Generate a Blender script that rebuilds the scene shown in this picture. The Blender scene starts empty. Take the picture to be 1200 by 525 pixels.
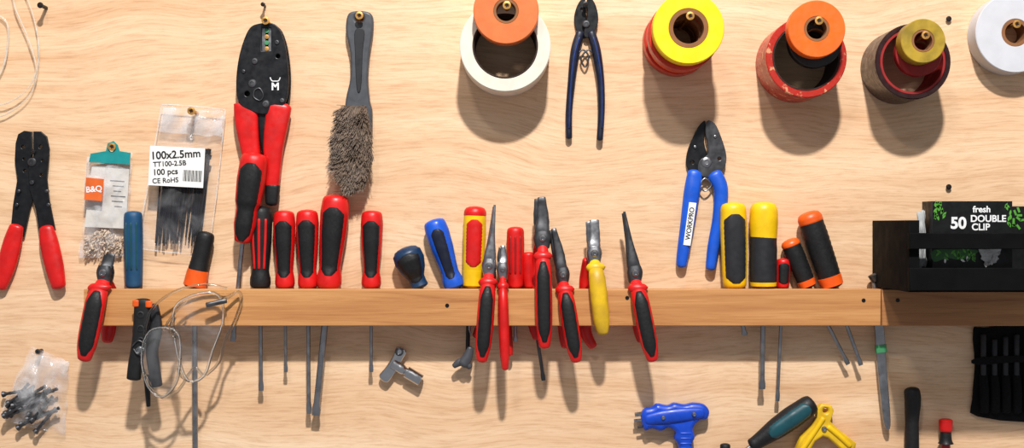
import bpy, bmesh, math, random
from mathutils import Vector, Matrix, noise
random.seed(7)
D=1500.0
sc=bpy.context.scene
col=sc.collection
sc.view_settings.view_transform='Standard'
try: sc.view_settings.look='None'
except Exception: pass
Rx=Matrix.Rotation(math.pi/2,4,'X')

# ---------------------------------------------------------------- materials
def lin(c):
    r=[]
    for v in c[:3]:
        v=v/255.0
        r.append(v/12.92 if v<=0.04045 else ((v+0.055)/1.055)**2.4)
    return (r[0],r[1],r[2],1.0)
def M(name,rgb,rough=0.45,metal=0.0,var=0.12,scale=60,bump=0.05,alpha=1.0,trans=0.0,coat=0.0,rgb2=None,spec=0.5):
    m=bpy.data.materials.new(name); m.use_nodes=True
    nt=m.node_tree; b=nt.nodes['Principled BSDF']
    tc=nt.nodes.new('ShaderNodeTexCoord')
    n=nt.nodes.new('ShaderNodeTexNoise'); n.inputs['Scale'].default_value=scale; n.inputs['Detail'].default_value=5
    nt.links.new(tc.outputs['Object'],n.inputs['Vector'])
    mix=nt.nodes.new('ShaderNodeValToRGB')
    c=lin(rgb)
    if rgb2: c2=lin(rgb2)
    else: c2=tuple(max(0,min(1,x*(1-2*var))) for x in c[:3])+(1,)
    mix.color_ramp.elements[0].position=0.3; mix.color_ramp.elements[0].color=c2
    mix.color_ramp.elements[1].position=0.62; mix.color_ramp.elements[1].color=c
    nt.links.new(n.outputs['Fac'],mix.inputs['Fac'])
    nt.links.new(mix.outputs['Color'],b.inputs['Base Color'])
    # scuffed roughness
    n3=nt.nodes.new('ShaderNodeTexNoise'); n3.inputs['Scale'].default_value=scale*2.5; n3.inputs['Detail'].default_value=6
    nt.links.new(tc.outputs['Object'],n3.inputs['Vector'])
    mr=nt.nodes.new('ShaderNodeMapRange'); mr.inputs['From Min'].default_value=.3; mr.inputs['From Max'].default_value=.7
    mr.inputs['To Min'].default_value=max(.05,rough-.08); mr.inputs['To Max'].default_value=min(1,rough+.15)
    nt.links.new(n3.outputs['Fac'],mr.inputs['Value']); nt.links.new(mr.outputs['Result'],b.inputs['Roughness'])
    b.inputs['Metallic'].default_value=metal
    b.inputs['Specular IOR Level'].default_value=spec
    b.inputs['Alpha'].default_value=alpha
    b.inputs['Coat Weight'].default_value=coat
    if trans: b.inputs['Transmission Weight'].default_value=trans
    if bump:
        bp=nt.nodes.new('ShaderNodeBump'); bp.inputs['Strength'].default_value=bump; bp.inputs['Distance'].default_value=0.002
        nt.links.new(n.outputs['Fac'],bp.inputs['Height']); nt.links.new(bp.outputs['Normal'],b.inputs['Normal'])
    return m
def wood(name,stops,sx,sz,fx,fz,rough=0.6,bump=0.15,fine=0.5,stain=0.0,dist=0.9,wander=0.0):
    m=bpy.data.materials.new(name); m.use_nodes=True
    nt=m.node_tree; b=nt.nodes['Principled BSDF']; L=nt.links.new
    tc=nt.nodes.new('ShaderNodeTexCoord')
    src=tc.outputs['Object']
    if wander:
        nw=nt.nodes.new('ShaderNodeTexNoise'); nw.inputs['Scale'].default_value=3.0; nw.inputs['Detail'].default_value=2
        L(tc.outputs['Object'],nw.inputs['Vector'])
        sub=nt.nodes.new('ShaderNodeVectorMath'); sub.operation='SUBTRACT'; sub.inputs[1].default_value=(.5,.5,.5); L(nw.outputs['Color'],sub.inputs[0])
        scl=nt.nodes.new('ShaderNodeVectorMath'); scl.operation='SCALE'; scl.inputs['Scale'].default_value=wander; L(sub.outputs[0],scl.inputs[0])
        ad=nt.nodes.new('ShaderNodeVectorMath'); ad.operation='ADD'; L(tc.outputs['Object'],ad.inputs[0]); L(scl.outputs[0],ad.inputs[1]); src=ad.outputs[0]
    mp=nt.nodes.new('ShaderNodeMapping'); mp.inputs['Scale'].default_value=(sx,1,sz)
    L(src,mp.inputs['Vector'])
    n=nt.nodes.new('ShaderNodeTexNoise'); n.inputs['Scale'].default_value=1; n.inputs['Detail'].default_value=8; n.inputs['Roughness'].default_value=0.66; n.inputs['Distortion'].default_value=dist
    L(mp.outputs['Vector'],n.inputs['Vector'])
    cr=nt.nodes.new('ShaderNodeValToRGB')
    els=cr.color_ramp.elements
    while len(els)<len(stops): els.new(0.5)
    for e,(p,c) in zip(els,stops): e.position=p; e.color=lin(c)
    L(n.outputs['Fac'],cr.inputs['Fac'])
    mp2=nt.nodes.new('ShaderNodeMapping'); mp2.inputs['Scale'].default_value=(fx,1,fz)
    L(src,mp2.inputs['Vector'])
    n2=nt.nodes.new('ShaderNodeTexNoise'); n2.inputs['Scale'].default_value=1; n2.inputs['Detail'].default_value=6; n2.inputs['Roughness'].default_value=0.7
    L(mp2.outputs['Vector'],n2.inputs['Vector'])
    cr2=nt.nodes.new('ShaderNodeValToRGB')
    cr2.color_ramp.elements[0].position=0.36; cr2.color_ramp.elements[0].color=(0.62,0.48,0.36,1)
    cr2.color_ramp.elements[1].position=0.53; cr2.color_ramp.elements[1].color=(1,1,1,1)
    L(n2.outputs['Fac'],cr2.inputs['Fac'])
    mx=nt.nodes.new('ShaderNodeMixRGB'); mx.blend_type='MULTIPLY'; mx.inputs['Fac'].default_value=fine
    L(cr.outputs['Color'],mx.inputs['Color1']); L(cr2.outputs['Color'],mx.inputs['Color2'])
    out=mx.outputs['Color']
    if stain:
        n4=nt.nodes.new('ShaderNodeTexNoise'); n4.inputs['Scale'].default_value=2.2; n4.inputs['Detail'].default_value=5
        L(tc.outputs['Object'],n4.inputs['Vector'])
        c4=nt.nodes.new('ShaderNodeValToRGB'); c4.color_ramp.elements[0].position=.3; c4.color_ramp.elements[0].color=(.80,.72,.64,1)
        c4.color_ramp.elements[1].position=.6; c4.color_ramp.elements[1].color=(1,1,1,1)
        L(n4.outputs['Fac'],c4.inputs['Fac'])
        m4=nt.nodes.new('ShaderNodeMixRGB'); m4.blend_type='MULTIPLY'; m4.inputs['Fac'].default_value=stain
        L(out,m4.inputs['Color1']); L(c4.outputs['Color'],m4.inputs['Color2']); out=m4.outputs['Color']
    L(out,b.inputs['Base Color'])
    b.inputs['Roughness'].default_value=rough
    bp=nt.nodes.new('ShaderNodeBump'); bp.inputs['Strength'].default_value=bump; bp.inputs['Distance'].default_value=0.0006
    L(n2.outputs['Fac'],bp.inputs['Height']); L(bp.outputs['Normal'],b.inputs['Normal'])
    return m

mPly=wood('plywood',[(0.28,(214,167,124)),(0.42,(227,186,146)),(0.56,(235,198,160)),(0.74,(243,212,177))],1.6,34,26,380,fine=.5,stain=.35,dist=.35,wander=.10)
mRail=wood('rail_pine',[(0.25,(160,100,52)),(0.5,(198,140,84)),(0.75,(216,162,104))],2.5,50,12,600,rough=0.5,fine=.5)
mRailShade=wood('rail_pine_shaded',[(0.25,(146,90,50)),(0.5,(178,122,72)),(0.75,(196,142,90))],2.5,50,12,600,rough=0.5)  # rail wood with the tray's shade painted into its colour
RED=M('red_plastic',(212,20,18),0.36); DRED=M('deep_red_plastic',(160,18,20),0.42)
BLK=M('black_rubber',(21,21,23),0.52,var=0.2,scale=200,bump=0.15,spec=.4); BLKM=M('black_metal',(20,21,25),0.38,0.3)
CHAR=M('charcoal_plastic',(36,36,40),0.5,spec=.4)
STEEL=M('steel',(165,165,168),0.3,1.0,var=0.15); DSTEEL=M('dark_steel',(95,95,98),0.38,0.9,var=0.2)
CHROME=M('chrome',(200,200,202),0.15,1.0,var=0.05)
BRASS=M('brass_screw',(224,170,94),0.35,0.8)
BLUE=M('blue_plastic',(12,70,196),0.34); NAVY=M('navy_plastic',(14,22,44),0.42); LBLUE=M('bright_blue',(18,86,204),0.36)
TRIMB=M('dark_blue_trim',(22,52,112),0.42); DBLUE=M('dark_blue_plastic',(16,50,84),0.42)
TEAL=M('teal_card',(0,140,140),0.5); DTEAL=M('dark_teal_plastic',(14,74,84),0.42); STEELBLUE=M('steel_blue_plastic',(20,72,110),0.45)
YEL=M('yellow_plastic',(244,196,10),0.38); YELT=M('yellow_tape',(250,214,10),0.4,scale=30,var=.05)
DYEL=M('grubby_yellow',(232,188,20),0.42,rgb2=(180,140,34),scale=40)
ORG=M('orange_plastic',(240,92,18),0.38); ORGT=M('orange_tape',(244,104,20),0.4,var=.06); ORGB=M('orange_brown_tape',(222,112,52),0.45,var=.08)
WHT=M('white_paper',(238,236,232),0.6,var=0.03); CREAM=M('masking_tape',(226,218,202),0.7,var=0.06); GRYW=M('grey_white_tape',(205,205,210),0.5,var=.04)
CARD=M('cardboard',(140,92,54),0.8); REDT=M('red_tape',(200,40,20),0.35); REDT2=M('orange_red_tape',(236,84,26),0.35)
DKHOLE=M('dark_core',(48,28,20),0.8)
PATT=M('printed_red_tape',(176,40,26),0.3,rgb2=(214,150,110),scale=110)
PATT.node_tree.nodes['Color Ramp'].color_ramp.elements[0].position=.36; PATT.node_tree.nodes['Color Ramp'].color_ramp.elements[1].position=.42
GOLDT=M('gold_tape',(178,146,40),0.42,rgb2=(120,100,30),scale=50); BRNT=M('dark_maroon_tape',(44,17,17),0.28); LINRED=M('red_core',(150,22,20),0.55)
BLKT=M('black_tape',(18,18,20),0.38)
BRIST=M('wire_bristles',(120,100,84),0.6,var=0.2,rgb2=(80,66,55),scale=120); GREY=M('grey_plastic',(72,74,79),0.42)
BLKPAINT=M('black_painted_wood',(9,9,10),0.8,var=0.2,scale=25,bump=0.1,spec=.12)
GREEN=M('green_ink',(84,160,50),0.5); INK=M('black_ink',(20,20,22),0.6,bump=0); INKW=M('white_ink',(240,240,240),0.6,bump=0); INKO=M('orange_ink',(226,100,28),0.6,bump=0)
GREENB=M('green_elastic',(60,140,90),0.6); FABRIC=M('black_fabric',(16,15,17),0.85,var=.3,scale=400,bump=.3,spec=.2)
GRAN=M('pale_granules',(216,198,178),0.5,rgb2=(160,128,100),scale=300); TIEB=M('black_nylon',(8,11,22),0.5,spec=.25)

def plastic(name,tint,alpha,rough=0.12,bscale=22,bst=0.6,lo=.5,hi=1.7):
    m=bpy.data.materials.new(name); m.use_nodes=True
    nt=m.node_tree; b=nt.nodes['Principled BSDF']; L=nt.links.new
    tc=nt.nodes.new('ShaderNodeTexCoord'); n=nt.nodes.new('ShaderNodeTexNoise')
    n.inputs['Scale'].default_value=bscale; n.inputs['Detail'].default_value=4; n.inputs['Distortion'].default_value=1.5
    L(tc.outputs['Object'],n.inputs['Vector'])
    bp=nt.nodes.new('ShaderNodeBump'); bp.inputs['Strength'].default_value=bst; bp.inputs['Distance'].default_value=0.01
    L(n.outputs['Fac'],bp.inputs['Height']); L(bp.outputs['Normal'],b.inputs['Normal'])
    r=nt.nodes.new('ShaderNodeMapRange'); r.inputs['From Min'].default_value=0.4; r.inputs['From Max'].default_value=0.7
    r.inputs['To Min'].default_value=alpha*lo; r.inputs['To Max'].default_value=alpha*hi
    L(n.outputs['Fac'],r.inputs['Value']); L(r.outputs['Result'],b.inputs['Alpha'])
    b.inputs['Base Color'].default_value=lin(tint); b.inputs['Roughness'].default_value=rough
    return m
BAG=plastic('clear_polythene',(235,235,238),0.10,lo=.4,hi=4.5)  # opacity peaks on the noise paint streak highlights into the film
TBAG=plastic('thin_clear_polythene',(235,235,238),0.05,lo=.5,hi=3)
LENS=plastic('clear_polycarbonate',(235,238,240),0.04,rough=.04,bscale=14,bst=0.7,lo=.5,hi=3.5)
CORD=plastic('clear_cord_plastic',(225,215,200),0.5,bscale=30,bst=0.2)
RIM=M('clear_frame_plastic',(230,231,228),0.06,trans=1.0,var=.02,bump=0)
FILM=plastic('film_plastic',(235,235,235),0.4,bscale=30,bst=0.5)

# ---------------------------------------------------------------- helpers
def cr_interp(p,sub,closed=False):
    if sub<=1: return [tuple(q) for q in p]
    n=len(p); out=[]
    rng=range(n) if closed else range(n-1)
    for i in rng:
        if closed: a,b,c,d=p[(i-1)%n],p[i],p[(i+1)%n],p[(i+2)%n]
        else: a,b,c,d=p[max(i-1,0)],p[i],p[i+1],p[min(i+2,n-1)]
        for s in range(sub):
            t=s/sub
            out.append(tuple(0.5*((2*b[k])+(-a[k]+c[k])*t+(2*a[k]-5*b[k]+4*c[k]-d[k])*t*t+(-a[k]+3*b[k]-3*c[k]+d[k])*t**3) for k in range(len(b))))
    if not closed: out.append(tuple(p[-1]))
    return out

class Thing:
    def __init__(s,name,label,cat,base,d0=10,group=None,kind=None):
        s.kmm=(D-d0)/D; s.base=Vector(((base[0]-600)*s.kmm/1000,-d0/1000,(262.5-base[1])*s.kmm/1000))
        e=bpy.data.objects.new(name,None); e.empty_display_size=0.01
        e.location=s.base; col.objects.link(e)
        e['label']=label; e['category']=cat
        if group: e['group']=group
        if kind: e['kind']=kind
        s.e=e
    def P(s,px,py,d): return Vector(((px-600)*s.kmm/1000,-d/1000,(262.5-py)*s.kmm/1000))
    def add(s,name,me,mat,label=None,sharp=40,parent=None):
        me.materials.clear(); me.materials.append(mat)
        for p in me.polygons: p.use_smooth=True
        try: me.set_sharp_from_angle(angle=math.radians(sharp))
        except Exception: pass
        me.transform(Matrix.Translation(-s.base))
        o=bpy.data.objects.new(name,me); col.objects.link(o); o.parent=parent or s.e
        if label: o['label']=label
        return o

def loft(T,name,st,mat,sub=4,n=2.0,seg=22,cap=0.45,label=None,twist=0,rib=None,sharp=40):
    pts=cr_interp(st,sub)
    C=[T.P(p[0],p[1],p[2]) for p in pts]
    bm=bmesh.new(); rings=[]
    def frame(i):
        a=C[max(i-1,0)]; b=C[min(i+1,len(C)-1)]
        t=(b-a).normalized(); S=t.cross(Vector((0,1,0)))
        if S.length<0.05: S=Vector((1,0,0))
        S.normalize(); U=t.cross(S).normalized(); return t,S,U
    def mk(c,S,U,w,d):
        r=[]
        for j in range(seg):
            a=2*math.pi*j/seg; ca,sa=math.cos(a),math.sin(a)
            x=math.copysign(abs(ca)**(2/n),ca)*w; y=math.copysign(abs(sa)**(2/n),sa)*d
            r.append(bm.verts.new(c+S*x+U*y))
        rings.append(r)
    N=len(C)
    t,S,U=frame(0); w=pts[0][3]*T.kmm/1000; h=pts[0][4]/1000
    if cap:
        for a in (80,55,28):
            a=math.radians(a); mk(C[0]-t*math.sin(a)*cap*w,S,U,w*math.cos(a),h*math.cos(a))
    for i in range(N):
        t,S,U=frame(i); w=pts[i][3]*T.kmm/1000; h=pts[i][4]/1000
        f=1.0
        if rib and (i%rib[0]==0) and 0<i<N-1: f=1-rib[1]
        mk(C[i],S,U,max(w*f,1e-5),max(h*f,1e-5))
    if cap:
        for a in (28,55,80):
            a=math.radians(a); mk(C[-1]+t*math.sin(a)*cap*w,S,U,w*math.cos(a),h*math.cos(a))
    for a,b in zip(rings,rings[1:]):
        for j in range(seg): bm.faces.new((a[j],a[(j+1)%seg],b[(j+1)%seg],b[j]))
    bm.faces.new(rings[0][::-1]); bm.faces.new(rings[-1])
    bmesh.ops.recalc_face_normals(bm,faces=bm.faces)
    me=bpy.data.meshes.new(name); bm.to_mesh(me); bm.free()
    return T.add(name,me,mat,label,sharp)

def curve_mesh(cu):
    o=bpy.data.objects.new('tmp',cu); col.objects.link(o)
    bpy.context.view_layer.update()
    dg=bpy.context.evaluated_depsgraph_get()
    me=bpy.data.meshes.new_from_object(o.evaluated_get(dg))
    bpy.data.objects.remove(o); bpy.data.curves.remove(cu)
    return me
def plate(T,name,loops,d0,d1,mat,bev=0.8,smooth=0,label=None,sharp=35):
    cu=bpy.data.curves.new('c','CURVE'); cu.dimensions='2D'; cu.fill_mode='BOTH'
    for li,l in enumerate(loops):
        q=cr_interp(l,smooth,True) if (smooth and len(l)>4) else l
        sp=cu.splines.new('POLY'); sp.points.add(len(q)-1)
        for p,c in zip(sp.points,q): p.co=((c[0]-600)*T.kmm/1000,(262.5-c[1])*T.kmm/1000,0,1)
        sp.use_cyclic_u=True
    bev=min(bev,abs(d1-d0)/2*0.95)
    cu.extrude=((d1-d0)/2-bev)/1000; cu.bevel_depth=bev/1000; cu.bevel_resolution=2; cu.offset=-bev/1000
    me=curve_mesh(cu)
    me.transform(Matrix.Translation((0,-(d0+d1)/2000,0))@Rx)
    return T.add(name,me,mat,label,sharp)
def box(T,name,x0,y0,x1,y1,d0,d1,mat,bev=0.8,label=None):
    return plate(T,name,[[(x0,y0),(x1,y0),(x1,y1),(x0,y1)]],d0,d1,mat,bev,label=label)
def circ(cx,cy,r,n=24): return [(cx+r*math.cos(2*math.pi*i/n),cy+r*math.sin(2*math.pi*i/n)) for i in range(n)]
def rotrect(cx,cy,w,h,ang):
    a=math.radians(ang); o=[]
    for x,y in ((-w/2,-h/2),(w/2,-h/2),(w/2,h/2),(-w/2,h/2)):
        o.append((cx+x*math.cos(a)-y*math.sin(a),cy+x*math.sin(a)+y*math.cos(a)))
    return o
def lathe(T,name,cx,cy,prof,mat,seg=48,closed=False,label=None,sharp=35):
    c=T.P(cx,cy,0); bm=bmesh.new(); rings=[]
    for r,d in prof:
        rings.append([bm.verts.new(Vector((c.x+r/1000*math.cos(2*math.pi*j/seg),-d/1000,c.z+r/1000*math.sin(2*math.pi*j/seg)))) for j in range(seg)] if r>1e-6 else [bm.verts.new(Vector((c.x,-d/1000,c.z)))])
    prs=list(zip(rings,rings[1:]))
    if closed: prs.append((rings[-1],rings[0]))
    for a,b in prs:
        for j in range(seg):
            k=(j+1)%seg
            if len(a)==1 and len(b)==1: continue
            if len(a)==1: bm.faces.new((a[0],b[k],b[j]))
            elif len(b)==1: bm.faces.new((a[j],a[k],b[0]))
            else: bm.faces.new((a[j],a[k],b[k],b[j]))
    bmesh.ops.recalc_face_normals(bm,faces=bm.faces)
    me=bpy.data.meshes.new(name); bm.to_mesh(me); bm.free()
    return T.add(name,me,mat,label,sharp)
def ringp(ro,ri,d0,d1,b=1.0): return [(ri,d0),(ro-b,d0),(ro,d0+b),(ro,d1-b),(ro-b,d1),(ri+b*.5,d1),(ri,d1-b*.5)]
def bolt(T,px,py,r,d,mat=STEEL,name='pivot_bolt'):
    return lathe(T,name,px,py,[(r,d-2),(r,d+.4),(r*.8,d+1.3),(r*.45,d+1.5),(r*.4,d+.9),(0,d+.9)],mat,seg=20)
def wire(T,name,pts,r,mat,sub=6,closed=False,label=None):
    q=cr_interp(pts,sub,closed)
    cu=bpy.data.curves.new('c','CURVE'); cu.dimensions='3D'
    sp=cu.splines.new('POLY'); sp.points.add(len(q)-1)
    for p,c in zip(sp.points,q):
        v=T.P(c[0],c[1],c[2]); p.co=(v.x,v.y,v.z,1)
    sp.use_cyclic_u=closed
    cu.bevel_depth=r/1000; cu.bevel_resolution=3; cu.use_fill_caps=True
    return T.add(name,curve_mesh(cu),mat,label)
def text(T,body,px,py,size,d,mat,rot=0,bold=0.0,xs=1.0,name='lettering'):
    cu=bpy.data.curves.new('t','FONT'); cu.body=body; cu.size=size*T.kmm/1000
    cu.align_x='CENTER'; cu.align_y='CENTER'; cu.extrude=0.00008; cu.offset=bold*size/1000/40
    me=curve_mesh(cu); p=T.P(px,py,d)
    me.transform(Matrix.Translation(p)@Matrix.Rotation(math.radians(-rot),4,'Y').inverted()@Rx@Matrix.Diagonal((xs,1,1,1)))
    return T.add(name,me,mat)
def pillow(T,name,cor,d,th,mat,nx=28,ny=36,seed=0,wr=2.0,label=None):
    bm=bmesh.new(); sheets=[]
    for side in (0,1):
        g=[]
        for j in range(ny+1):
            row=[]
            for i in range(nx+1):
                u=i/nx; v=j/ny
                x=(cor[0][0]*(1-u)+cor[1][0]*u)*(1-v)+(cor[3][0]*(1-u)+cor[2][0]*u)*v
                y=(cor[0][1]*(1-u)+cor[1][1]*u)*(1-v)+(cor[3][1]*(1-u)+cor[2][1]*u)*v
                e=(math.sin(math.pi*u)*math.sin(math.pi*v))**0.5 if 0<u<1 and 0<v<1 else 0
                nz=noise.noise(Vector((u*4+seed,v*5,seed*3)))+0.6*abs(noise.noise(Vector((u*9,v*11+seed,seed))))
                jx=noise.noise(Vector((v*6,seed,side*0)))*2.2*(1 if (u<.05 or u>.95) else .3)
                jy=noise.noise(Vector((u*6,seed+5,0)))*2.2*(1 if (v<.05 or v>.95) else .3)
                dd=d+(th*e+wr*nz*(.3+e) if side else -min(d-1.2,th*.6)*e)
                row.append(bm.verts.new(T.P(x+jx,y+jy,max(dd,1.0+side*.6))))
            g.append(row)
        for j in range(ny):
            for i in range(nx): bm.faces.new((g[j][i],g[j][i+1],g[j+1][i+1],g[j+1][i]))
        sheets.append(g)
    me=bpy.data.meshes.new(name); bm.to_mesh(me); bm.free()
    return T.add(name,me,mat,label,sharp=180)

# ---------------------------------------------------------------- wall
me=bpy.data.meshes.new('wall_back'); bm=bmesh.new()
v=[bm.verts.new(p) for p in [(-1.3,0,-.75),(1.3,0,-.75),(1.3,0,.75),(-1.3,0,.75),(-1.3,.018,-.75),(1.3,.018,-.75),(1.3,.018,.75),(-1.3,.018,.75)]]
for f in [(0,1,2,3),(5,4,7,6),(4,0,3,7),(1,5,6,2),(3,2,6,7),(4,5,1,0)]: bm.faces.new([v[i] for i in f])
bmesh.ops.recalc_face_normals(bm,faces=bm.faces)
bm.to_mesh(me); bm.free(); me.materials.append(mPly)
w=bpy.data.objects.new('wall_back',me); col.objects.link(w); w['kind']='structure'; w['label']='pale plywood workshop wall with horizontal grain'; w['category']='wall'

# rails
def rail(x0,x1,mat,label,screws,spacers):
    T=Thing('wooden_rail',label,'wooden rail',((x0+x1)/2,382),d0=40)
    box(T,'front_board',x0,339,x1,382,22,40,mat,1.2)
    for s in spacers: box(T,'spacer_block',s-7,346,s+7,376,0.2,22,mat,.5)
    for s in screws: lathe(T,'screw',s[0],s[1],[(2.3,39),(2.3,40.4),(1.8,40.9),(.9,40.9),(.7,40.2),(0,40.2)],BLKM,seg=16)
rail(98,1032.5,mRail,'long pale brown pine rail fixed across the wall holding tools',[(524,358),(735,349),(111,352),(1012,352)],[190,455,820])
rail(1033.5,1300,mRailShade,'wooden rail section beneath the black tray, its shade painted in',[(1052,352)],[1120,1250])

# screws / pegs
def peg(px,py,front,label='brass wood screw sticking out of plywood wall',mat=BRASS,r=2.2,hr=4.6):
    T=Thing('screw',label,'screw',(px,py),d0=front)
    lathe(T,'screw_shank',px,py,[(0,-6),(r,-2)]+[(r*(1 if i%2 else .82),i*1.5) for i in range(int(front/1.5))]+[(r,front-4),(0,front-4)],mat,seg=14)
    lathe(T,'screw_head',px,py,[(0,front-5),(r,front-4.5),(hr,front-.8),(hr,front),(hr*.55,front+.3),(1,front-1.2),(0,front-1.2)],mat,seg=22)
    for a in (0,90): plate(T,'cross_slot',[rotrect(px,py,hr*1.1,1.2,a+20)],front-.2,front+.45,DKHOLE,.05)

# ---------------------------------------------------------------- tape rolls
def roll(name,label,cx,cy,dref,R,r,d0,d1,mat,core=None,group='tape rolls hanging on screws',corer=None):
    T=Thing(name,label,'tape roll',(cx,cy),d0=dref,group=group)
    rc=corer or r+2.5
    lathe(T,'tape_body',cx,cy,ringp(R,rc,d0,d1,.8),mat,seg=72,closed=True)
    if core: lathe(T,'cardboard_core',cx,cy,ringp(rc-.02,r,d0+.5,d1-.4,.4),core,seg=60,closed=True)
    return T
roll('masking_tape_roll','wide cream masking tape roll hung on a screw',592,54,55,51.5,35,.3,56,CREAM,DKHOLE,corer=37)
roll('tape_roll','orange-brown tape roll stacked over the cream roll',593,13,76,36.5,11,56.1,76,ORGB,CARD,corer=14)
peg(594,6,86)
for i,(m,l,a,b) in enumerate([(REDT,'red tape roll flat against the plywood wall',.3,24),(REDT2,'orange-red tape roll in a stack',24.1,45),(REDT,'red tape roll stacked behind yellow roll',45.1,66.5)]):
    roll('tape_roll',l,804+(1.5 if i==1 else 0),37.5,84,40-(1.5 if i==1 else 0),17,a,b,m,CARD,corer=21)
roll('tape_roll','bright yellow tape roll on top of a stack',807,33,86,39.5,17,66.6,86,YELT,CARD,corer=22)
peg(809,18.5,94)
roll('tape_roll','wide printed red tape roll with dark core',945,67,62,45.5,36,.3,62,PATT,DKHOLE,corer=38)
roll('tape_roll','black tape roll between orange and printed rolls',955,48,72,30,12,62.1,74.5,BLKT,CARD,corer=14)
roll('tape_roll','orange tape roll with brown core hanging on a screw',957,34,90,31.5,11,74.6,91,ORGT,CARD,corer=14)
peg(960,24,98)
roll('tape_roll','wide glossy dark maroon tape roll with red core',1070,72,62,42.5,34,.3,62,BRNT,LINRED,corer=37)
roll('tape_roll','small dark red tape roll behind gold roll',1077,62,72,26,12,62.1,72,LINRED,CARD,corer=14)
roll('tape_roll','small gold tape roll hanging on a brass screw',1082,48,92,24.5,10,72.1,92,GOLDT,CARD,corer=12.5)
peg(1085,41,100)
roll('tape_roll','pale grey-white tape roll hung on a screw',1191,38,30,46,12,.3,28,GRYW,CARD,corer=16)
peg(1192,28,40)

# ---------------------------------------------------------------- generators
STD=[(0,.74),(.05,.92),(.18,1.0),(.42,.94),(.62,.80),(.78,.72),(.88,.86),(.95,.88),(1.0,.80)]
BULB=[(0,.72),(.08,.95),(.3,1.0),(.55,.82),(.75,.55),(.9,.55),(1,.6)]
STRAIGHT=[(0,.8),(.06,.95),(.3,1),(.7,.95),(.9,.9),(1,.85)]
TAPER=[(0,.72),(.08,.9),(.35,1),(.6,.92),(.8,.72),(.92,.62),(1,.6)]
def pv(prof,t):
    for (a,x),(b,y) in zip(prof,prof[1:]):
        if t<=b: return x+(y-x)*(t-a)/(b-a)
    return prof[-1][1]
def screwdriver(label,top,bot,w,core,grip,end=None,d=14,prof=STD,style='panel',cap=None,ring=None,sw=2.6,tip='flat',shaftmat=STEEL,group='screwdrivers in the wooden rail',name='screwdriver',g=(.14,.86),pw=.84,capr=(.03,.15),ringr=(.86,.985)):
    T=Thing(name,label,'screwdriver',bot,d0=d,group=group)
    dx,dy=bot[0]-top[0],bot[1]-top[1]
    def pt(t): return top[0]+dx*t,top[1]+dy*t
    N=26; td=min(w*.92,d-1.3)
    def st(a,b,fw,ft,n=N):
        o=[]
        for i in range(n+1):
            t=a+(b-a)*i/n; x,y=pt(t); r=pv(prof,t)
            ed=min(1,(min(i,n-i)/n)*6+.6)
            o.append((x,y,d,w*r*fw*(ed if fw<1 else 1),td*r*ft))
        return o
    if style=='panel':
        loft(T,'handle',st(.04,.98,1,1),core,sub=1,cap=.35)
        loft(T,'grip_panel',st(g[0],g[1],pw,1.09),grip,sub=1,cap=.3,n=2.8,rib=(2,.014))
    elif style=='full':
        loft(T,'handle',st(.04,.98,1,1),grip,sub=1,cap=.35,rib=(2,.03))
    elif style=='ribs':
        loft(T,'handle',st(.04,.98,1,1),core,sub=1,cap=.35)
        for s in (-1,0,1):
            o=[]
            for i in range(14):
                t=.16+.6*i/13; x,y=pt(t); r=pv(prof,t); L=math.hypot(dx,dy); nx,ny=-dy/L,dx/L
                o.append((x+nx*s*w*r*.55,y+ny*s*w*r*.55,d+td*r*(1.0 if s==0 else .82),w*.12,1.0))
            loft(T,'grip_rib',o,grip,sub=1,cap=.5,seg=10)
    if cap:
        loft(T,'end_cap',st(capr[0],capr[1],1.03,1.03,6),cap,sub=1,cap=.35)
    if ring:
        loft(T,'collar',st(ringr[0],ringr[1],1.03,1.03,5),ring,sub=1,cap=.1)
    if end:
        bx,by=bot; ex,ey=end
        q=[(bx,by,d,sw,sw),(bx+(ex-bx)*.9,by+(ey-by)*.9,d,sw,sw)]
        if tip=='flat': q+=[(bx+(ex-bx)*.95,by+(ey-by)*.95,d,sw*1.35,sw*.8),(ex,ey,d,sw*1.2,.5)]
        else: q+=[(bx+(ex-bx)*.97,by+(ey-by)*.97,d,sw,sw),(ex,ey,d,sw*.4,sw*.4)]
        loft(T,'shaft',q,shaftmat,sub=1,cap=.05,seg=14)
    return T
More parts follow.
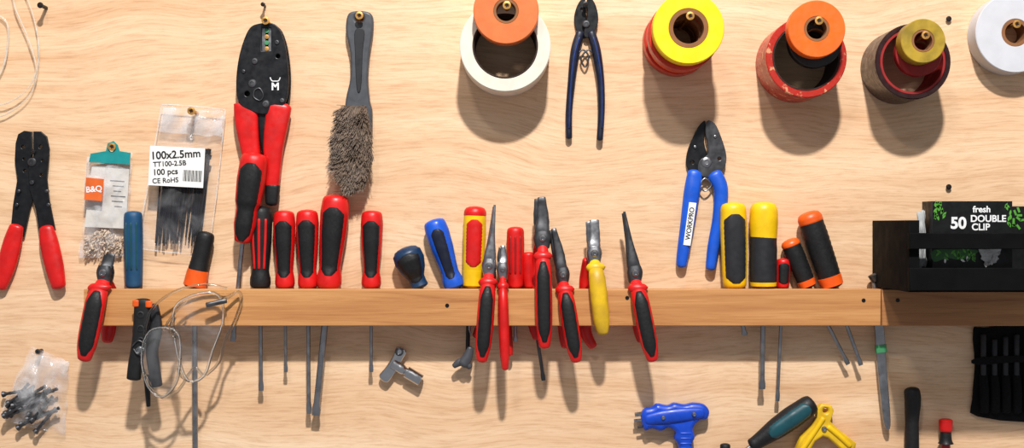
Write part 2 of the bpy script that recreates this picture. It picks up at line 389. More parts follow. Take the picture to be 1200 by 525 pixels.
def pliers(label,tip,piv,fend,bend,jm,core,grip,j0=1.6,j1=7,hw=9,group='pliers straddling the wooden rail',bcore=None,style='panel',jaws='long',bx0=0,depth=52):
    T=Thing('pliers',label,'pliers',piv,d0=45,group=group)
    (tx,ty),(x,y)=tip,piv
    m1=(tx+(x-tx)*.5,ty+(y-ty)*.5)
    if jaws=='long': ws=[j0,j0+(j1-j0)*.35,j1*.9,j1]
    else: ws=[j0,j1*.95,j1,j1]
    for nm,s in (('jaw',1),('jaw',-1)):
        off=lambda f:31+s*f
        q=[(tx+s*j0*.35,ty+(0 if s>0 else 2),off(1.6),ws[0]*.85,1.4),(m1[0]+s*ws[1]*.25,m1[1],off(2.6),ws[1]*.85,2.3),(tx+(x-tx)*.8,ty+(y-ty)*.8,off(4),ws[2],3.6),(x,y,off(4),ws[3],3.8)]
        loft(T,nm,q,jm,sub=4,n=2.8,cap=.15,seg=16,rib=(2,.05) if jaws!='long' else None)
    loft(T,'joint',[(x-(x-tx)*.07,y-8,31,j1*.95,8.5),(x,y,31,j1*1.2,9.8),(x,y+12,31,j1*.9,9)],jm,sub=3,n=3.4,cap=.1)
    bolt(T,x,y,min(4.2,j1*.55),40.8,STEEL)
    fx,fy=fend; bx,by=bend
    def path(ex,ey,d1,s,hw,t,ox=0):
        return [(x+ox,y+8,31+s*4,hw*.55,4),(x+ox+(ex-x)*.1,y+(ey-y)*.14+3,31+s*11,hw*.75,t*.8),(x+ox+(ex-x)*.25,y+(ey-y)*.3,d1-s*2,hw*.95,t),(x+ox+(ex-x)*.55,y+(ey-y)*.58,d1,hw,t),(x+ox+(ex-x)*.82,y+(ey-y)*.82,d1,hw*.92,t),(ex,ey-3,d1-s*1,hw*.66,t*.85)]
    loft(T,'handle',path(fx,fy,depth,1,hw,7),core,sub=5,cap=.5)
    gx=x+(fx-x)*.14; gy=y+(fy-y)*.14+3
    loft(T,'finger_guard',[(gx,gy-3,43,hw*.95,5.5),(gx,gy,44,hw*1.15,6.5),(gx+.3,gy+3.5,45,hw*.95,6)],core,sub=3,cap=.2)
    if style=='panel':
        p=cr_interp(path(fx,fy,depth,1,hw,7),5)[8:-2]
        n=len(p); p=[(a,b,c+.8,w*.84*min(1,.6+min(i,n-1-i)*.15),t*1.04) for i,(a,b,c,w,t) in enumerate(p)]
        loft(T,'grip_panel',p,grip,sub=1,cap=.4,n=2.6,rib=(2,.016))
    loft(T,'handle',path(bx,by,11,-1,hw*.8,6.5,bx0),bcore or core,sub=5,cap=.5)
    return T

# ---------------------------------------------------------------- screwdrivers along the rail
screwdriver('steel-blue plastic screwdriver handle behind the hardware bag',(156,247),(157,337),11.2,STEELBLUE,DTEAL,end=(158,400),style='ribs',prof=STRAIGHT,d=13)
screwdriver('black screwdriver with orange collar and long steel blade',(242,272),(228,336),11.5,ORG,BLK,end=(229,560),style='full',ring=ORG,ringr=(.7,.985),sw=3.2,prof=[(0,.75),(.1,.95),(.5,.95),(.8,1.1),(1,1.15)],d=13)
SD=screwdriver
SD('black textured screwdriver with red trim standing in the rail',(306,242),(305,337),13.5,BLK,RED,end=(306,458),style='ribs',sw=2.4,ring=BLK)
SD('red and black screwdriver standing upright in the rail',(333,247),(334,337),13.2,RED,BLK,end=(335,436),sw=1.8)
SD('red and black screwdriver standing upright in the rail',(360,246),(361,337),13.6,RED,BLK,end=(362,485),sw=2.4,d=15)
SD('large red and black screwdriver leaning slightly in the rail',(394,229),(385,337),17,RED,BLK,end=(370,487),sw=4.0,d=17)
SD('red and black screwdriver standing alone in the rail',(436,247),(435,337),13.2,RED,BLK,end=(435,436),sw=2.0)
SD('stubby black and dark blue screwdriver tilted in the rail',(475,293),(492,336),18,DBLUE,BLK,end=(500,372),prof=BULB,d=18,sw=3,style='panel')
SD('bright blue screwdriver with black panel leaning in rail',(508,258),(533,337),14,LBLUE,NAVY,end=(545,380),sw=2.5,d=15,ring=LBLUE,pw=.7)
T=SD('yellow and red insulated screwdriver standing in the rail',(557,243),(554,336),13.5,YEL,RED,end=(549,392),prof=STRAIGHT,sw=2.5,g=(.16,.74),pw=.8,ring=YEL,cap=RED,capr=(.03,.10),ringr=(.8,.985))
SD('small red screwdriver handle between pliers',(604,266),(604,337),10.5,RED,DRED,end=(604,400),prof=STRAIGHT,style='ribs',sw=2)
SD('red screwdriver handle with long dark blade below rail',(619,296),(621,337),8,RED,RED,end=(637,446),prof=STRAIGHT,style='full',sw=2,shaftmat=DSTEEL,d=12)
SD('black screwdriver with yellow top and sides',(859,238),(861,336),15.8,YEL,CHAR,end=(873,393),sw=2.6,g=(.14,.95),d=17,prof=STRAIGHT,pw=.88)
T=SD('chunky yellow screwdriver with black lower grip',(895,236),(894.5,336),16.2,YEL,CHAR,end=(893,456),sw=3,d=18,prof=STRAIGHT,style='none')
loft(T,'handle',[(895,240,18,13.5,13),(895,246,18,16,15.4),(895,262,18,16.4,15.8),(894.8,280,18,15.4,15)],YEL,cap=.25)
loft(T,'lower_grip',[(894.8,274,18,15.4,15),(894.6,300,18,16,15.4),(894.5,326,18,15.6,15),(894.5,331,18,15,14.5)],CHAR,cap=.05,rib=(2,.02))
loft(T,'collar',[(894.5,331,18,15.6,15),(894.5,335,18,15.2,14.6)],YEL,sub=1,cap=.1)
SD('tiny red screwdriver beside the yellow one',(918,304),(917,337),8.5,RED,BLK,end=(911,470),sw=2,prof=STRAIGHT,d=13)
SD('black and orange screwdriver leaning in the rail',(925,282),(947,336),11.5,ORG,BLK,end=(994,427),sw=2.2,d=14,style='full',cap=ORG,capr=(.03,.1),ring=ORG,prof=STRAIGHT)
SD('larger black and orange screwdriver leaning in the rail',(947,250),(976,336),14.8,ORG,BLK,end=(1009,428),sw=2.2,d=17,style='full',cap=ORG,capr=(.03,.12),ring=ORG,prof=STRAIGHT)
T=SD('red and black screwdriver leaning against the crimper handles',(299,180),(284,284),17,RED,BLK,end=(273,400),sw=2.6,d=26,prof=[(0,.75),(.06,.95),(.3,1),(.55,.9),(.62,.74),(.8,.76),(1,.55)],g=(.12,.98),pw=.86)

# ---------------------------------------------------------------- pliers straddling the rail
pliers('long-nose pliers with black and red grips over the rail',(579,240),(573,312),(565,424),(557,400),STEEL,RED,BLK,j0=1.6,j1=7.5,hw=10,bx0=4)
pliers('slim red-handled pliers over the rail',(588,288),(589,316),(592,434),(598,422),STEEL,RED,DRED,j0=3,j1=6,hw=6.2,style='plain',jaws='short')
pliers('combination pliers with black and red grips over rail',(633,231),(636,279),(638,408),(630,402),DSTEEL,RED,BLK,j0=5.5,j1=9,hw=10,jaws='short',bx0=-5)
pliers('long-nose pliers with dark jaws and red black grips',(648,268),(660,322),(675,424),(664,412),DSTEEL,RED,BLK,j0=3.4,j1=7,hw=10,jaws='short')
pliers('insulated combination pliers with grubby yellow front grip',(695,258),(697,297),(706,392),(697,412),STEEL,DYEL,DYEL,j0=6.5,j1=8,hw=10,style='plain',jaws='short',bcore=RED,bx0=-9)
T=pliers('slender long-nose pliers with black and red grips',(732,248),(745,320),(764,423),(755,405),DSTEEL,RED,BLK,j0=1.8,j1=8,hw=10.5)
pliers('large pliers with black and red grips at rail end',(124,298),(119,320),(101,422),(115,405),DSTEEL,RED,BLK,j0=6,j1=8,hw=12.5,jaws='short')

# ---------------------------------------------------------------- hook tool
T=Thing('gas_key','grey cast metal key with round end below the rail','key',(543,433),d0=14)
loft(T,'stem',[(549,372,14,2.5,2.5),(548,412,14,2.5,2.5)],BLKM,cap=.1)
loft(T,'bow',[(551,408,14,4,4),(548,418,14,6,5),(543,426,14,7,6)],GREY,cap=.6)
loft(T,'bow_wing',[(532,429,14,3,3),(541,424,14,5,4),(551,430,14,3.5,3)],GREY,cap=.5)
# chrome radiator key
T=Thing('radiator_key','small chrome tee-shaped radiator key on the wall','key',(468,430),d0=10)
loft(T,'wing',[(470,411,8,7,3.5),(465,421,8,6,3.5),(458,433,8,6.5,3.5),(450,443,8,7,3.5)],CHROME,cap=.6,n=2.6)
lathe(T,'ring_boss',468,412,[(0,3),(5,3),(5,12),(3,13),(2.6,11),(0,11)],DSTEEL,seg=20)
loft(T,'stem',[(460,426,9,6.5,6),(471,433,9,6,6),(475,435,9,4.5,4.5),(478,437,9,4.5,4.5)],CHROME,cap=.1)
loft(T,'socket',[(476,436,9,7.2,7),(493,446,9,7.2,7)],CHROME,sub=1,cap=.05)

# ---------------------------------------------------------------- left crimper
T=Thing('wire_stripper','black steel wire stripper with red handles on wall','pliers',(38,200),d0=8)
plate(T,'jaw_arm',[[(17,168),(20,157),(27,153),(36.6,154),(36.6,184),(43,196),(41,222),(34,245),(27,278),(11,272),(14,240),(19,210),(16,188)],circ(26,172,2.2),circ(28,200,1.8),circ(27,186,1.4)],2,5.5,BLKM,.7)
plate(T,'jaw_arm',[[(39.2,154),(48,154),(55,160),(58,175),(57,190),(55,208),(58,235),(65,270),(47,279),(42,245),(35,222),(33,198),(39.2,184)],circ(48,172,2.2),circ(49,205,1.8),circ(50,188,1.4)],5.6,9,BLKM,.7)
bolt(T,38,190,5,9.5,DSTEEL); bolt(T,38,214,3,9.5,DSTEEL)
for x,y in ((22,224),(20,240),(55,224),(57,240)): lathe(T,'arm_stud',x,y,[(2,5),(2,9.6),(1.2,10),(0,10)],DSTEEL,seg=14)
loft(T,'handle',[(19,266,7,8.5,5.5),(14,285,7,11,6),(7,312,7,11,6),(-1,336,7,8.5,5.5)],RED,cap=.4)
loft(T,'handle',[(55,268,9,8.5,5.5),(58,285,9,11,7),(64,312,9,11,7),(69,335,9,8.5,6)],RED,cap=.5)
peg(38,178,12,label='dark screw holding the wire stripper',mat=BLKM,r=1.2,hr=3)

# ---------------------------------------------------------------- ratchet crimper
T=Thing('ratchet_crimper','large ratchet crimping pliers, black head and red handles','pliers',(312,120),d0=18)
head=[(303,28),(323,29),(333,48),(338,82),(337,112),(330,126),(312,134),(294,130),(280,120),(277,96),(281,64),(291,36)]
plate(T,'head_plate',[head,[(307,33),(318,33),(318,60),(307,60)],circ(290,110,3),circ(326,66,2.5)],16,20,BLKM,.9,smooth=5)
plate(T,'head_plate',[[(a+1,b+1) for a,b in head]],6,10,BLKM,.9,smooth=5)
box(T,'crimping_die',303,32,311,62,10,17,STEEL,.5); box(T,'crimping_die',314,32,323,62,10,17,STEEL,.5)
for i in range(4): lathe(T,'die_notch',312.5,36+i*7,[(0,12),(2.6,12),(2.6,18),(0,18.4)],(BRASS if i%2 else GREENB),seg=12)
for x,y,r in ((299,72,4),(325,50,3),(296,98,5),(312,122,4.5),(286,84,2.4),(331,118,3)): bolt(T,x,y,r,20,DSTEEL,'rivet')
wire(T,'ratchet_wheel',[(305,104,20.5),(309,112,20.5),(305,118,20.5),(298,114,20.5),(299,106,20.5)],1,DSTEEL,closed=True)
text(T,'M',323,102,12,20.4,INKW,bold=1.2,name='logo_letter')
wire(T,'logo_horns',[(317,91,20.5),(319,95,20.5),(323,95.5,20.5),(327,95,20.5),(329,91,20.5)],.7,INKW)
loft(T,'handle',[(288,122,13,15,6.5),(288,140,13,14,7.5),(291,165,13,12,7.5),(296,195,13,10,7),(300,225,13,8,6)],RED,n=3,cap=.15)
loft(T,'handle',[(326,125,14,15,6.5),(324,142,14,14,7.5),(320,170,14,12,7.5),(319,205,14,9,7),(318,238,14,7,6)],RED,n=3,cap=.4)
loft(T,'handle_tip',[(319,218,14,8.6,7.2),(318.4,230,14,8.0,7),(318,238,14,7.4,6.4)],BLK,n=3,cap=.45)
loft(T,'inner_lever',[(307,128,12,7,4),(308,160,12,5,4),(312,195,11,3,3)],BLKM,n=3,cap=.1)
peg(311,24,26)
peg(308,5,14,mat=BLKM,r=1.5,hr=2.6,label='small dark screw in the wall')

# ---------------------------------------------------------------- wire brush
T=Thing('wire_brush','dark grey plastic wire brush hanging by its handle','brush',(418,120),d0=14)
plate(T,'handle',[[(407,18),(414,13),(428,13),(436,18),(437,34),(433,62),(431,92),(433,118),(436,135),(434,190),(428,214),(414,216),(408,190),(404,140),(405,116),(410,92),(410,62),(405,36)],circ(421,21,5.2)],3,14,GREY,2.5,smooth=4)
plate(T,'handle_groove',[[(416,36),(427,36),(425,62),(423,104),(418,104),(416,62)]],13,15,CHAR,.8,smooth=4)
bm=bmesh.new()
for i in range(4600):
    u=random.random(); vv=random.random()
    wd=18+ 9*math.sin(math.pi*min(1,vv*1.05))
    if vv>.8: wd*=1-(vv-.8)*1.6
    cxx=418-2*math.sin(math.pi*vv)
    bx=cxx+(u-.5)*wd*1.3; by=123+vv*90
    # strands gather in clumps that lean the same way
    sx_=noise.noise(Vector((bx*.09,by*.05,0)))*7; sy_=noise.noise(Vector((bx*.09,by*.07,9)))*5
    L=12+random.random()*7
    ax=(u-.5)*wd*.5-3+random.gauss(0,.9)+sx_*.6; ay=8+random.gauss(0,2)+sy_
    p0=T.P(bx,by,11); p1=T.P(bx+ax*.5,by+ay*.4,12+L*.6); p2=T.P(bx+ax*1.3,by+ay*1.4,12+L)
    r=.00032
    for a,b in ((p0,p1),(p1,p2)):
        vs=[]
        for q in (a,b):
            for k in range(3):
                an=2.094*k; vs.append(bm.verts.new(q+Vector((r*math.cos(an),0,r*math.sin(an)))))
        for k in range(3): bm.faces.new((vs[k],vs[(k+1)%3],vs[3+(k+1)%3],vs[3+k]))
me=bpy.data.meshes.new('bristles'); bm.to_mesh(me); bm.free()
o=T.add('bristles',me,BRIST,'brown-grey frayed wire bristles'); o['kind']='stuff'
peg(421,18,24)

# ---------------------------------------------------------------- dark spring pliers
T=Thing('spring_snips','narrow black and navy spring-handled pliers, jaws up','pliers',(686,30),d0=10)
plate(T,'jaw',[[(675,10),(680,0),(686,-3),(687,20),(690,40),(683,44),(676,36),(673,22)],circ(682,10,1.5)],.6,5,BLKM,.7,smooth=3)
plate(T,'jaw',[[(688,-3),(695,0),(700,12),(701,26),(696,38),(689,44),(684,40),(688,20)]],5.2,9.5,BLKM,.7,smooth=3)
bolt(T,687,28,4.5,10,DSTEEL)
loft(T,'handle',[(680,38,6,5,4),(674,60,6,5.5,5),(670,95,6,4.5,5),(667,130,6,4,4.5),(667,161,6,3.8,4)],NAVY,cap=.5)
loft(T,'handle',[(693,38,8,5,4),(699,60,8,5.5,5),(704,95,8,4.5,5),(705,130,8,4,4.5),(703,163,8,3.8,4)],NAVY,cap=.5)
loft(T,'handle_trim',[(695,44,12.5,1,1),(700.5,65,13.2,1.1,1),(705,100,13,1,1),(705,150,12.4,.9,1)],TRIMB,cap=.5,seg=10)
loft(T,'handle_trim',[(679,44,10.5,1,1),(673,65,11.2,1.1,1),(669,100,11,1,1),(667,150,10.4,.9,1)],TRIMB,cap=.5,seg=10)
wire(T,'spring',[(675,66,7),(683,58,7),(690,66,7),(686,78,7),(681,68,7),(690,58,7),(698,66,7)],1.1,DSTEEL)
peg(686,5,16,mat=BLKM,hr=3.5)

# ---------------------------------------------------------------- blue cable cutter
T=Thing('cable_cutter','steel cable cutters with bright blue handles on wall','pliers',(828,190),d0=10)
plate(T,'blade',[[(830,141),(838,145),(845,160),(851,180),(850,194),(842,204),(826,208),(818,200),(820,188),(829,181),(829,168),(827,158),(827,147)],circ(843,186,2)],6,10,DSTEEL,.8,smooth=4)
plate(T,'blade',[[(827,141),(820,147),(813,160),(806,178),(805,194),(812,205),(824,209),(836,200),(835,188),(829,178),(826,166),(827,152)],circ(812,190,2)],2,5.8,BLKM,.8,smooth=4)
bolt(T,828,190,6,10.2,STEEL); bolt(T,838,160,2,10,STEEL,'rivet'); bolt(T,815,172,2,6,STEEL,'rivet')
loft(T,'handle',[(815,203,7,9,5),(811,225,8,9.5,6.5),(806,262,8,8.5,6.5),(800,300,8,7,6),(799,311,8,6,5.5)],LBLUE,cap=.5)
loft(T,'handle',[(838,205,9,9,5),(845,222,9,8.5,6.5),(843,255,9,8,6.5),(836,290,9,7,6),(833,314,9,6,5.5)],LBLUE,cap=.5)
plate(T,'printed_label',[[(807,237),(815.5,238),(808.5,288),(800,287)]],14,15,WHT,.3)
text(T,'WORKPRO',808,262,8,15.2,INK,rot=98-180+0,bold=.6,xs=.95)
wire(T,'spring',[(818,215,9),(826,224,9),(834,216,9),(826,209,9),(820,217,9)],1,STEEL)

# ---------------------------------------------------------------- bags
T=Thing('hardware_bag','small clear bag with teal header and orange label','plastic bag',(125,180),d0=14)
pillow(T,'bag_film',[(99,184),(153,178),(147,301),(90,303)],6,9,BAG,seed=3,wr=3)
plate(T,'header_card',[[(106,180),(124,177),(126,168),(133,165),(138,170),(140,177),(153,179),(152,193),(104,190)],circ(131,175,3)],13,14,TEAL,.2)
plate(T,'paper_insert',[[(106,194),(150,196),(146,268),(97,266)]],8,9,M('pale_insert',(212,206,198),.7),.2)
plate(T,'shop_label',[rotrect(112,222,21,26,5)],19,19.6,INKO,.1,label='orange square shop label')
text(T,'B&Q',112,222,9.5,19.9,INKW,rot=-5,bold=1.0)
for j in range(6): plate(T,'printed_line',[rotrect(136+(j%2)*1,212+j*6,17-(j%3)*4,1.0,4)],9.1,9.4,GREY,.05)
T2=Thing('granules','pale granular fixings inside the small clear bag','hardware',(118,296),d0=12,kind='stuff')
bm=bmesh.new()
for i in range(300):
    x=random.uniform(98,142); y=random.uniform(268+abs(x-118)*.5,299); m=Matrix.Translation(T2.P(x,y,random.uniform(5,12)))@Matrix.Rotation(random.random()*6,4,(random.random(),random.random(),1))@Matrix.Diagonal((1,1,2.6,1))
    bmesh.ops.create_icosphere(bm,subdivisions=1,radius=random.uniform(.0006,.0012),matrix=m)
me=bpy.data.meshes.new('granule_pile'); bm.to_mesh(me); bm.free(); T2.add('granule_pile',me,GRAN)
peg(131,172,16)

T=Thing('cable_tie_bag','clear bag of black cable ties with white label','plastic bag',(222,130),d0=16)
pillow(T,'bag_film',[(188,122),(263,128),(243,299),(158,291)],10,13,TBAG,seed=9,wr=4)
pillow(T,'bag_header',[(190,124),(261,130),(258,160),(184,154)],9,3,BAG,seed=2,wr=1.5,ny=10)
# heat-sealed rim of the bag
wire(T,'sealed_rim',[(188,122,11),(225,124,12),(263,128,11)],.7,FILM); wire(T,'sealed_rim',[(158,291,11),(200,296,12),(243,299,11)],.7,FILM)
wire(T,'sealed_rim',[(188,122,11),(174,205,11),(158,291,11)],.6,FILM); wire(T,'sealed_rim',[(263,128,11),(254,215,11),(243,299,11)],.6,FILM)
lab=rotrect(210,196,64,46,3)
plate(T,'paper_label',[lab],27,27.6,WHT,.1,label='white printed label')
text(T,'100x2.5mm',209,182,12.5,27.9,INK,rot=-3,bold=.9,xs=.98)
text(T,'TT100-2.5B',202,192.5,8,27.9,INK,rot=-3,bold=.8)
text(T,'100 pcs',197,202,9.5,27.9,INK,rot=-3,bold=.8)
text(T,'CE RoHS',197,212,8,27.9,INK,rot=-3,bold=.6)
for j in range(16): plate(T,'barcode_bar',[rotrect(218+j*1.4,206+j*.08,.5+(j*7%3)*.25,13,3)],27.7,27.95,INK,.02)
# cable ties
base=Thing('cable_tie','thin black nylon cable tie inside the clear bag','cable tie',(215,240),d0=12,group='cable ties in the bag')
loft(base,'strap',[(221,190,12,1.2,1.0),(217,222,12,1.2,1.0),(212,255,12,1.2,1.0),(207,286,12,.8,.8)],TIEB,cap=.1,seg=8)
loft(base,'tie_head',[(222,185,12,2.4,1.6),(221,190,12,2.4,1.6)],TIEB,sub=1,n=4,cap=.05,seg=8)
kids=[o for o in col.objects if o.parent==base.e]
for i in range(40):
    c=base.e.copy(); col.objects.link(c)
    u=i/39
    c.location=base.base+Vector(((-28+u*53)/1000+random.uniform(-.0012,.0012),random.uniform(-.002,.008),random.uniform(-.002,.010)+(.003 if u>.8 else 0)))
    c.rotation_euler=(0,math.radians(-3+(u-.5)*3+random.uniform(-2.6,2.6)),0)
    for k in kids:
        kk=k.copy(); col.objects.link(kk); kk.parent=c
peg(224,130,30)

T=Thing('bolt_bag','crumpled clear bag of dark screws hanging on wall','plastic bag',(40,410),d0=14)
pillow(T,'bag_film',[(33,406),(78,424),(74,512),(-6,492)],6,16,BAG,seed=14,wr=6)
base=Thing('bolt','slim dark steel screw inside the crumpled clear bag','bolt',(36,470),d0=12,group='screws in the clear bag')
loft(base,'bolt_shank',[(20,470,12,2.1,2.1),(54,470,12,2.1,2.1)],DSTEEL,sub=14,cap=.1,seg=10,rib=(2,.18))
loft(base,'bolt_head',[(17,470,12,3.8,3.8),(20,470,12,3.0,3.0)],DSTEEL,sub=1,cap=.3,seg=12)
kids=[o for o in col.objects if o.parent==base.e]
for i in range(26):
    c=base.e.copy(); col.objects.link(c)
    x=random.uniform(18,54); y=random.uniform(460,494)
    if x<35: y=random.uniform(458,484)
    p=base.P(x,y,random.uniform(8,17)); c.location=p
    c.rotation_euler=(0,math.radians(random.choice([-30,-40,-20,145,-38,-25])+random.uniform(-12,12)),0)
    for k in kids:
        kk=k.copy(); col.objects.link(kk); kk.parent=c
peg(44,412,14,mat=DSTEEL,hr=3)

# ---------------------------------------------------------------- cord loops top corner
T=Thing('clear_cord','coiled clear plastic cord hanging from a screw','cord',(20,40),d0=8)
wire(T,'cord',[(14,-30,6),(32,0,6),(43,40,6),(44,75,6),(36,108,6),(16,128,6),(-10,136,6),(-40,110,6),(-44,30,6),(-15,-20,6)],1.0,CORD,closed=True)
wire(T,'cord',[(6,-30,8),(18,10,8),(34,48,8),(42,84,8),(24,112,8),(-8,122,8),(-36,90,8),(-30,10,8)],1.0,CORD,closed=True)
wire(T,'cord',[(-4,16,5),(8,30,5),(5,70,5),(-6,95,5)],1.3,CORD)
peg(47,6,20,mat=BLKM,hr=3.5,label='dark screw in the wall')

# ---------------------------------------------------------------- spring clamp
T=Thing('spring_clamp','black plastic spring clamp with orange pads on rail','clamp',(168,400),d0=46)
loft(T,'clamp_arm',[(168,352,50,9,6),(168,378,50,10,6.5),(164,402,50,8,6.5),(160,425,50,8,6),(158,443,50,8,6)],BLK,n=3,cap=.3)
loft(T,'clamp_arm',[(178,358,45,7,4),(182,385,45,8,4),(178,410,45,7,5),(180,430,45,7,5),(184,452,45,6,5)],CHAR,n=3,cap=.3)
loft(T,'clamp_screw',[(172,440,46,4,4),(174,476,46,2.5,2.5)],BLKM,cap=.3)
for x,y in ((162,353),(177,354)): loft(T,'pad',[(x,y-1,55,4,2),(x,y+5,55,4,2)],ORG,cap=.3)
for y in (368,384,398): lathe(T,'arm_hole',168,y,[(4,55),(4,57),(2.6,57.4),(2.4,55.5),(0,55.5)],CHAR,seg=16)
bolt(T,166,410,5,56,STEEL)
wire(T,'spring',[(158,405,57),(166,398,58),(174,405,57),(166,414,58),(160,408,57)],1.0,DSTEEL)

# ---------------------------------------------------------------- safety glasses
T=Thing('safety_glasses','clear plastic safety glasses hooked over the rail','safety glasses',(215,400),d0=50)
l1=[(172,398,60),(184,384,62),(206,384,65),(215,396,65),(214,428,63),(208,450,61),(192,464,59),(176,452,58),(169,424,59)]
l2=[(207,368,65),(218,350,62),(246,342,57),(260,350,54),(262,376,52),(250,410,52),(240,440,54),(222,444,58),(211,412,62)]
for l in (l1,l2):
    wire(T,'lens_rim',l,1.6,RIM,sub=3,closed=True)
    wire(T,'lens_edge',[(a,b,c+2) for a,b,c in l],.4,FILM,sub=3,closed=True)
    bm=bmesh.new(); q=cr_interp(l,3,True); cx=sum(a[0] for a in q)/len(q); cy=sum(a[1] for a in q)/len(q)
    rings=[]
    for f,b in ((1,0),(.75,5),(.4,8),(.1,9)):
        rings.append([bm.verts.new(T.P(cx+(a[0]-cx)*f,cy+(a[1]-cy)*f,a[2]+b)) for a in q])
    for a,b in zip(rings,rings[1:]):
        for j in range(len(q)): bm.faces.new((a[j],a[(j+1)%len(q)],b[(j+1)%len(q)],b[j]))
    bm.faces.new(rings[-1])
    me=bpy.data.meshes.new('lens'); bm.to_mesh(me); bm.free(); T.add('lens',me,LENS,sharp=180)
wire(T,'nose_bridge',[(212,396,66),(205,384,68),(209,370,66)],2.2,RIM)
for l in ([(196,386,63),(204,372,66),(222,352,62)],[(212,430,63),(216,440,62),(224,446,58)]): wire(T,'side_shield_edge',l,1.3,RIM)
wire(T,'temple_arm',[(260,352,54),(268,348,52),(279,342,48),(282,352,46),(274,376,44),(262,400,43),(255,425,43),(240,440,43)],1.8,RIM,sub=3)
wire(T,'temple_arm',[(170,432,58),(176,452,52),(190,466,48),(207,459,44),(225,432,44),(236,441,44)],1.8,RIM,sub=3)
wire(T,'brow_bar',[(170,410,60),(178,366,60),(205,342,58),(240,333,54),(266,338,50)],1.5,RIM,sub=3)
loft(T,'hinge',[(244,357,58,3,2),(266,352,54,3,2)],DSTEEL,cap=.3)

# ---------------------------------------------------------------- tray
T=Thing('storage_tray','black painted wooden tray standing on the rail','tray',(1110,336),d0=0)
zt=258.5; zb=335
def wbox(n,x0,y0,x1,y1,a,b,mat=BLKPAINT,bev=.8): return box(T,n,x0,y0,x1,y1,a,b,mat,bev)
wbox('side_panel',1022,zt,1033,zb,1,140); wbox('side_panel',1204,zt,1215,zb,1,140)
wbox('bottom_board',1033.2,zb-7,1203.8,zb,1,139); wbox('back_board',1033.2,zt,1203.8,zb-7.2,1,9)
wbox('front_slat',1020,272,1217,289,140.3,148,bev=1); wbox('front_slat',1020,309,1217,333,140.3,148,bev=1)
TB=Thing('bin_bag_box','black printed cardboard box with green leaves in tray','box',(1140,300),d0=0)
boxm=M('black_printed_card',(14,15,16),.45,spec=.3)
box(TB,'carton',1050,238,1136,326.8,95,129,boxm,.5)
text(TB,'fresh',1103,247,9.5,129.3,INKW,bold=1)
text(TB,'50',1078,262,17,129.3,INKW,bold=1.4)
text(TB,'DOUBLE',1110,257,10,129.3,INKW,bold=1.0); text(TB,'CLIP',1102,266,10,129.3,INKW,bold=1.0)
plate(TB,'printed_panel',[[(1052,290),(1098,290),(1092,297),(1080,301),(1066,299),(1052,303)]],129.02,129.2,M('dark_green_ink',(40,96,40),.5),.05,smooth=3)
random.seed(21)
for i in range(50):
    if i<20: x=random.uniform(1052,1063); y=random.uniform(240,256)
    elif i<28: x=random.uniform(1129,1134); y=random.uniform(240,270)
    else: x=random.uniform(1053,1096); y=random.uniform(291,302)
    a=random.uniform(-60,60); q=[(0,-3.2),(1.1,-1.1),(1.1,1.1),(0,3.2),(-1.1,1.1),(-1.1,-1.1)]
    ca,sa=math.cos(math.radians(a)),math.sin(math.radians(a))
    plate(TB,'printed_leaf',[[(x+p*ca-r*sa,y+p*sa+r*ca) for p,r in q]],129.2,129.45,(INKW if i in (33,38,44) else GREEN),.05)
TB=Thing('green_packet','green and black packet standing in the tray','packet',(1190,300),d0=0)
box(TB,'carton',1139,243,1200,326.8,50,90,boxm,.5)
for i in range(16):
    x=random.uniform(1150,1175); y=random.uniform(246,268); plate(TB,'printed_leaf',[rotrect(x,y,6,2.4,random.uniform(0,180))],90.05,90.4,GREEN,.05)
TP=Thing('folded_paper','crumpled pale grey paper tucked in the tray','paper',(1045,270),d0=0)
pillow(TP,'paper_sheet',[(1038,250),(1047,247),(1048,308),(1039,310)],115,4,M('grey_paper',(170,172,172),.7),seed=4,wr=2)
TP=Thing('crumpled_film','scrap of crumpled clear plastic film in the tray','plastic film',(1110,300),d0=0)
pillow(TP,'film',[(1098,288),(1124,287),(1118,304),(1106,308)],131.5,2,FILM,seed=8,wr=2,nx=16,ny=16)

# ---------------------------------------------------------------- file with green band
T=Thing('flat_file','long steel file with green band in the rail','file',(1034,440),d0=13)
loft(T,'blade',[(1026,324,12,4,2),(1029,360,12,5.5,2.5),(1033,420,12,5.5,2.5),(1039,488,12,4.5,2.3),(1041,503,12,2,1.5)],STEEL,n=4,cap=.1)
loft(T,'elastic_band',[(1032,404,12,6.4,3.4),(1033,413,12,6.4,3.4)],GREENB,sub=1,n=4,cap=.05)
loft(T,'tang_bolt',[(1024,322,12,7,5),(1027,330,12,5,4)],DSTEEL,cap=.2)

# ---------------------------------------------------------------- tool roll
T=Thing('tool_roll','black fabric tool roll hanging beneath the rail','tool roll',(1175,395),d0=16)
plate(T,'backing',[[(1145,388),(1160,385),(1240,384),(1240,488),(1150,490),(1144,470),(1147,430)]],2,5,FABRIC,1,smooth=3)
for i in range(7):
    x=1156+i*13; j=(i*5%3)-1
    loft(T,'pocket',[(x-1,440+j,8,4.6,2.5),(x,460,9,5.4,3.6),(x+.5,484,8,5,3)],FABRIC,cap=.3,n=2.4)
    loft(T,'bit_socket',[(x-1,396+j*3,9,3.4,3.2),(x-1,440,9,3.4,3.2)],CHAR,cap=.3,sub=1,seg=12)
plate(T,'strap',[[(1144,420),(1190,417),(1240,418),(1240,425),(1190,425),(1145,428)]],12.3,13.4,FABRIC,.4,smooth=3)

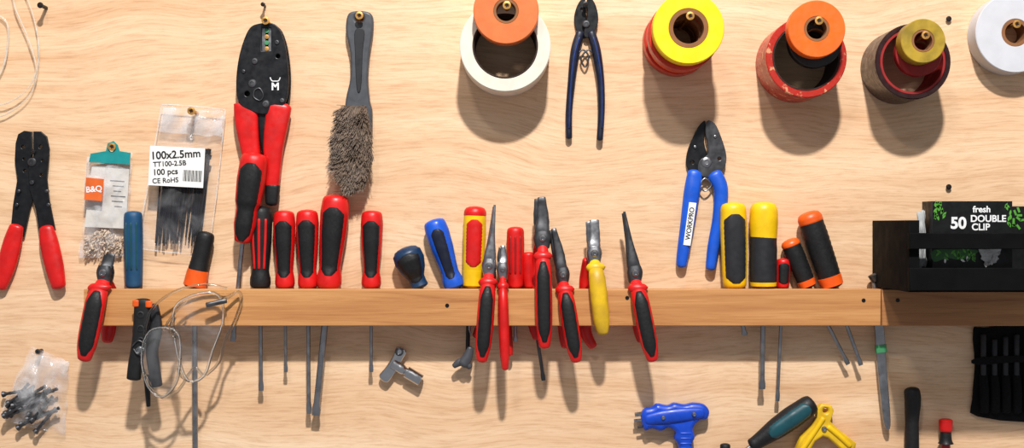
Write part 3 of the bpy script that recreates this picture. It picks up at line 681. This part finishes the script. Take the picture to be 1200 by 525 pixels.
# ---------------------------------------------------------------- bottom tools
T=Thing('hex_key_set','bright blue plastic tee-shaped hex key handle on wall','hex key',(790,500),d0=12)
plate(T,'handle',[[(751,488),(755,479),(764,477),(770,473),(782,475),(790,472),(802,474),(812,472),(825,474),(831,482),(828,491),(819,493),(812,502),(814,512),(811,522),(815,545),(794,545),(795,524),(790,514),(791,506),(783,501),(774,505),(764,502),(755,504)]],3,18,BLUE,5,smooth=4)
loft(T,'body_ridge',[(758,491,17,6,3),(775,488,18,8,4),(800,485,18,8,4),(822,483,17,6,3)],BLUE,cap=.6)
for x,y in ((776,488),(812,484)): bolt(T,x,y,2.6,22,STEEL,'rivet')
loft(T,'hex_key',[(760,484,12,2.6,2.6),(744,486,12,2.6,2.6)],STEEL,sub=1,cap=.1,seg=6)
loft(T,'hex_key',[(760,492,12,2,2),(743,493,12,2,2)],STEEL,sub=1,cap=.1,seg=6)
loft(T,'hex_key',[(760,499,12,1.6,1.6),(747,501,12,1.6,1.6)],DSTEEL,sub=1,cap=.1,seg=6)
for i in range(4): loft(T,'grip_ridge',[(797,507+i*6,17,1.6,1.6),(809,507+i*6,17,1.6,1.6)],BLUE,sub=1,cap=.5,seg=10)
screwdriver('dark teal screwdriver with black ends lying diagonally on wall',(954,471),(880,523),13.5,BLK,DTEAL,end=(830,560),d=15,sw=2.6,group=None,prof=TAPER,style='panel',g=(.1,.72),pw=.8)
T=Thing('yellow_clamp','grubby yellow plastic angular hand tool on the wall','hand tool',(965,500),d0=12)
plate(T,'body',[[(957,478),(962,473),(974,475),(977,481),(973,494),(980,501),(1003,519),(1001,530),(988,529),(970,513),(964,511),(955,517),(947,532),(930,532),(938,512),(951,499),(957,489)],circ(967,481,3)],4,15,DYEL,2.5)
loft(T,'body_rib',[(964,490,15,3,2.5),(956,502,15,3,2.5),(940,526,15,3,2.5)],YEL,cap=.5)
loft(T,'body_rib',[(970,500,15,3,2.5),(982,510,15,3,2.5),(995,522,15,3,2.5)],YEL,cap=.5)
bolt(T,965,502,3.2,16,STEEL)
T=Thing('black_handle_tool','slim black plastic handled tool hung on wall','hand tool',(1069,490),d0=12,)
loft(T,'handle',[(1069,458,11,9,9),(1070,470,11,9.5,9.5),(1069,495,11,8,8),(1069,540,11,8.5,8.5)],BLK,cap=.5,rib=(4,.03))
T=Thing('red_cap_tool','small black tool with a red cap on wall','hand tool',(1109,510),d0=12)
loft(T,'cap',[(1109,493,10,8,8),(1109,505,10,7.5,7.5)],RED,cap=.3)
loft(T,'grip',[(1109,505,10,6,6),(1109,516,10,7,7),(1109,520,10,9,9)],BLK,cap=.1)
loft(T,'tip',[(1109,519,10,5,5),(1109,545,10,5,5)],DRED,cap=.1)
T=Thing('black_handle_tool','top of a small black tool at wall','hand tool',(850,524),d0=10)
loft(T,'handle',[(850,522,9,6,6),(850,545,9,6.5,6.5)],BLK,cap=.4)
for x,y in ((1112,219),(1112,22)): peg(x,y,4,mat=BLKM,r=1.5,hr=3.2,label='small dark screw in the plywood wall')

# ---------------------------------------------------------------- camera & lights
cam=bpy.data.cameras.new('camera'); co=bpy.data.objects.new('camera',cam); col.objects.link(co)
co.location=(0,-D/1000,0); co.rotation_euler=(math.pi/2,0,0)
cam.sensor_width=36; cam.sensor_fit='HORIZONTAL'; cam.lens=36*D/1200; cam.clip_start=.01
sc.camera=co
def area(name,loc,size,power,target,colr=(1,1,1)):
    l=bpy.data.lights.new(name,'AREA'); l.shape='RECTANGLE'; l.size=size[0]; l.size_y=size[1]; l.energy=power; l.color=colr
    o=bpy.data.objects.new(name,l); col.objects.link(o); o.location=loc
    o.rotation_euler=(Vector(target)-Vector(loc)).to_track_quat('-Z','Y').to_euler(); return o
area('overhead_light',(0.12,-1.75,1.85),(.13,.09),90,(0,0,.05),(1,.98,.95))
area('overhead_light',(-0.5,-2.0,1.8),(.25,.15),11,(0,0,0),(1,.97,.93))  # dim second light, added to soften the shadows
wd=bpy.data.worlds.new('world'); sc.world=wd; wd.use_nodes=True
wd.node_tree.nodes['Background'].inputs[0].default_value=(.92,.94,1,1); wd.node_tree.nodes['Background'].inputs[1].default_value=.31
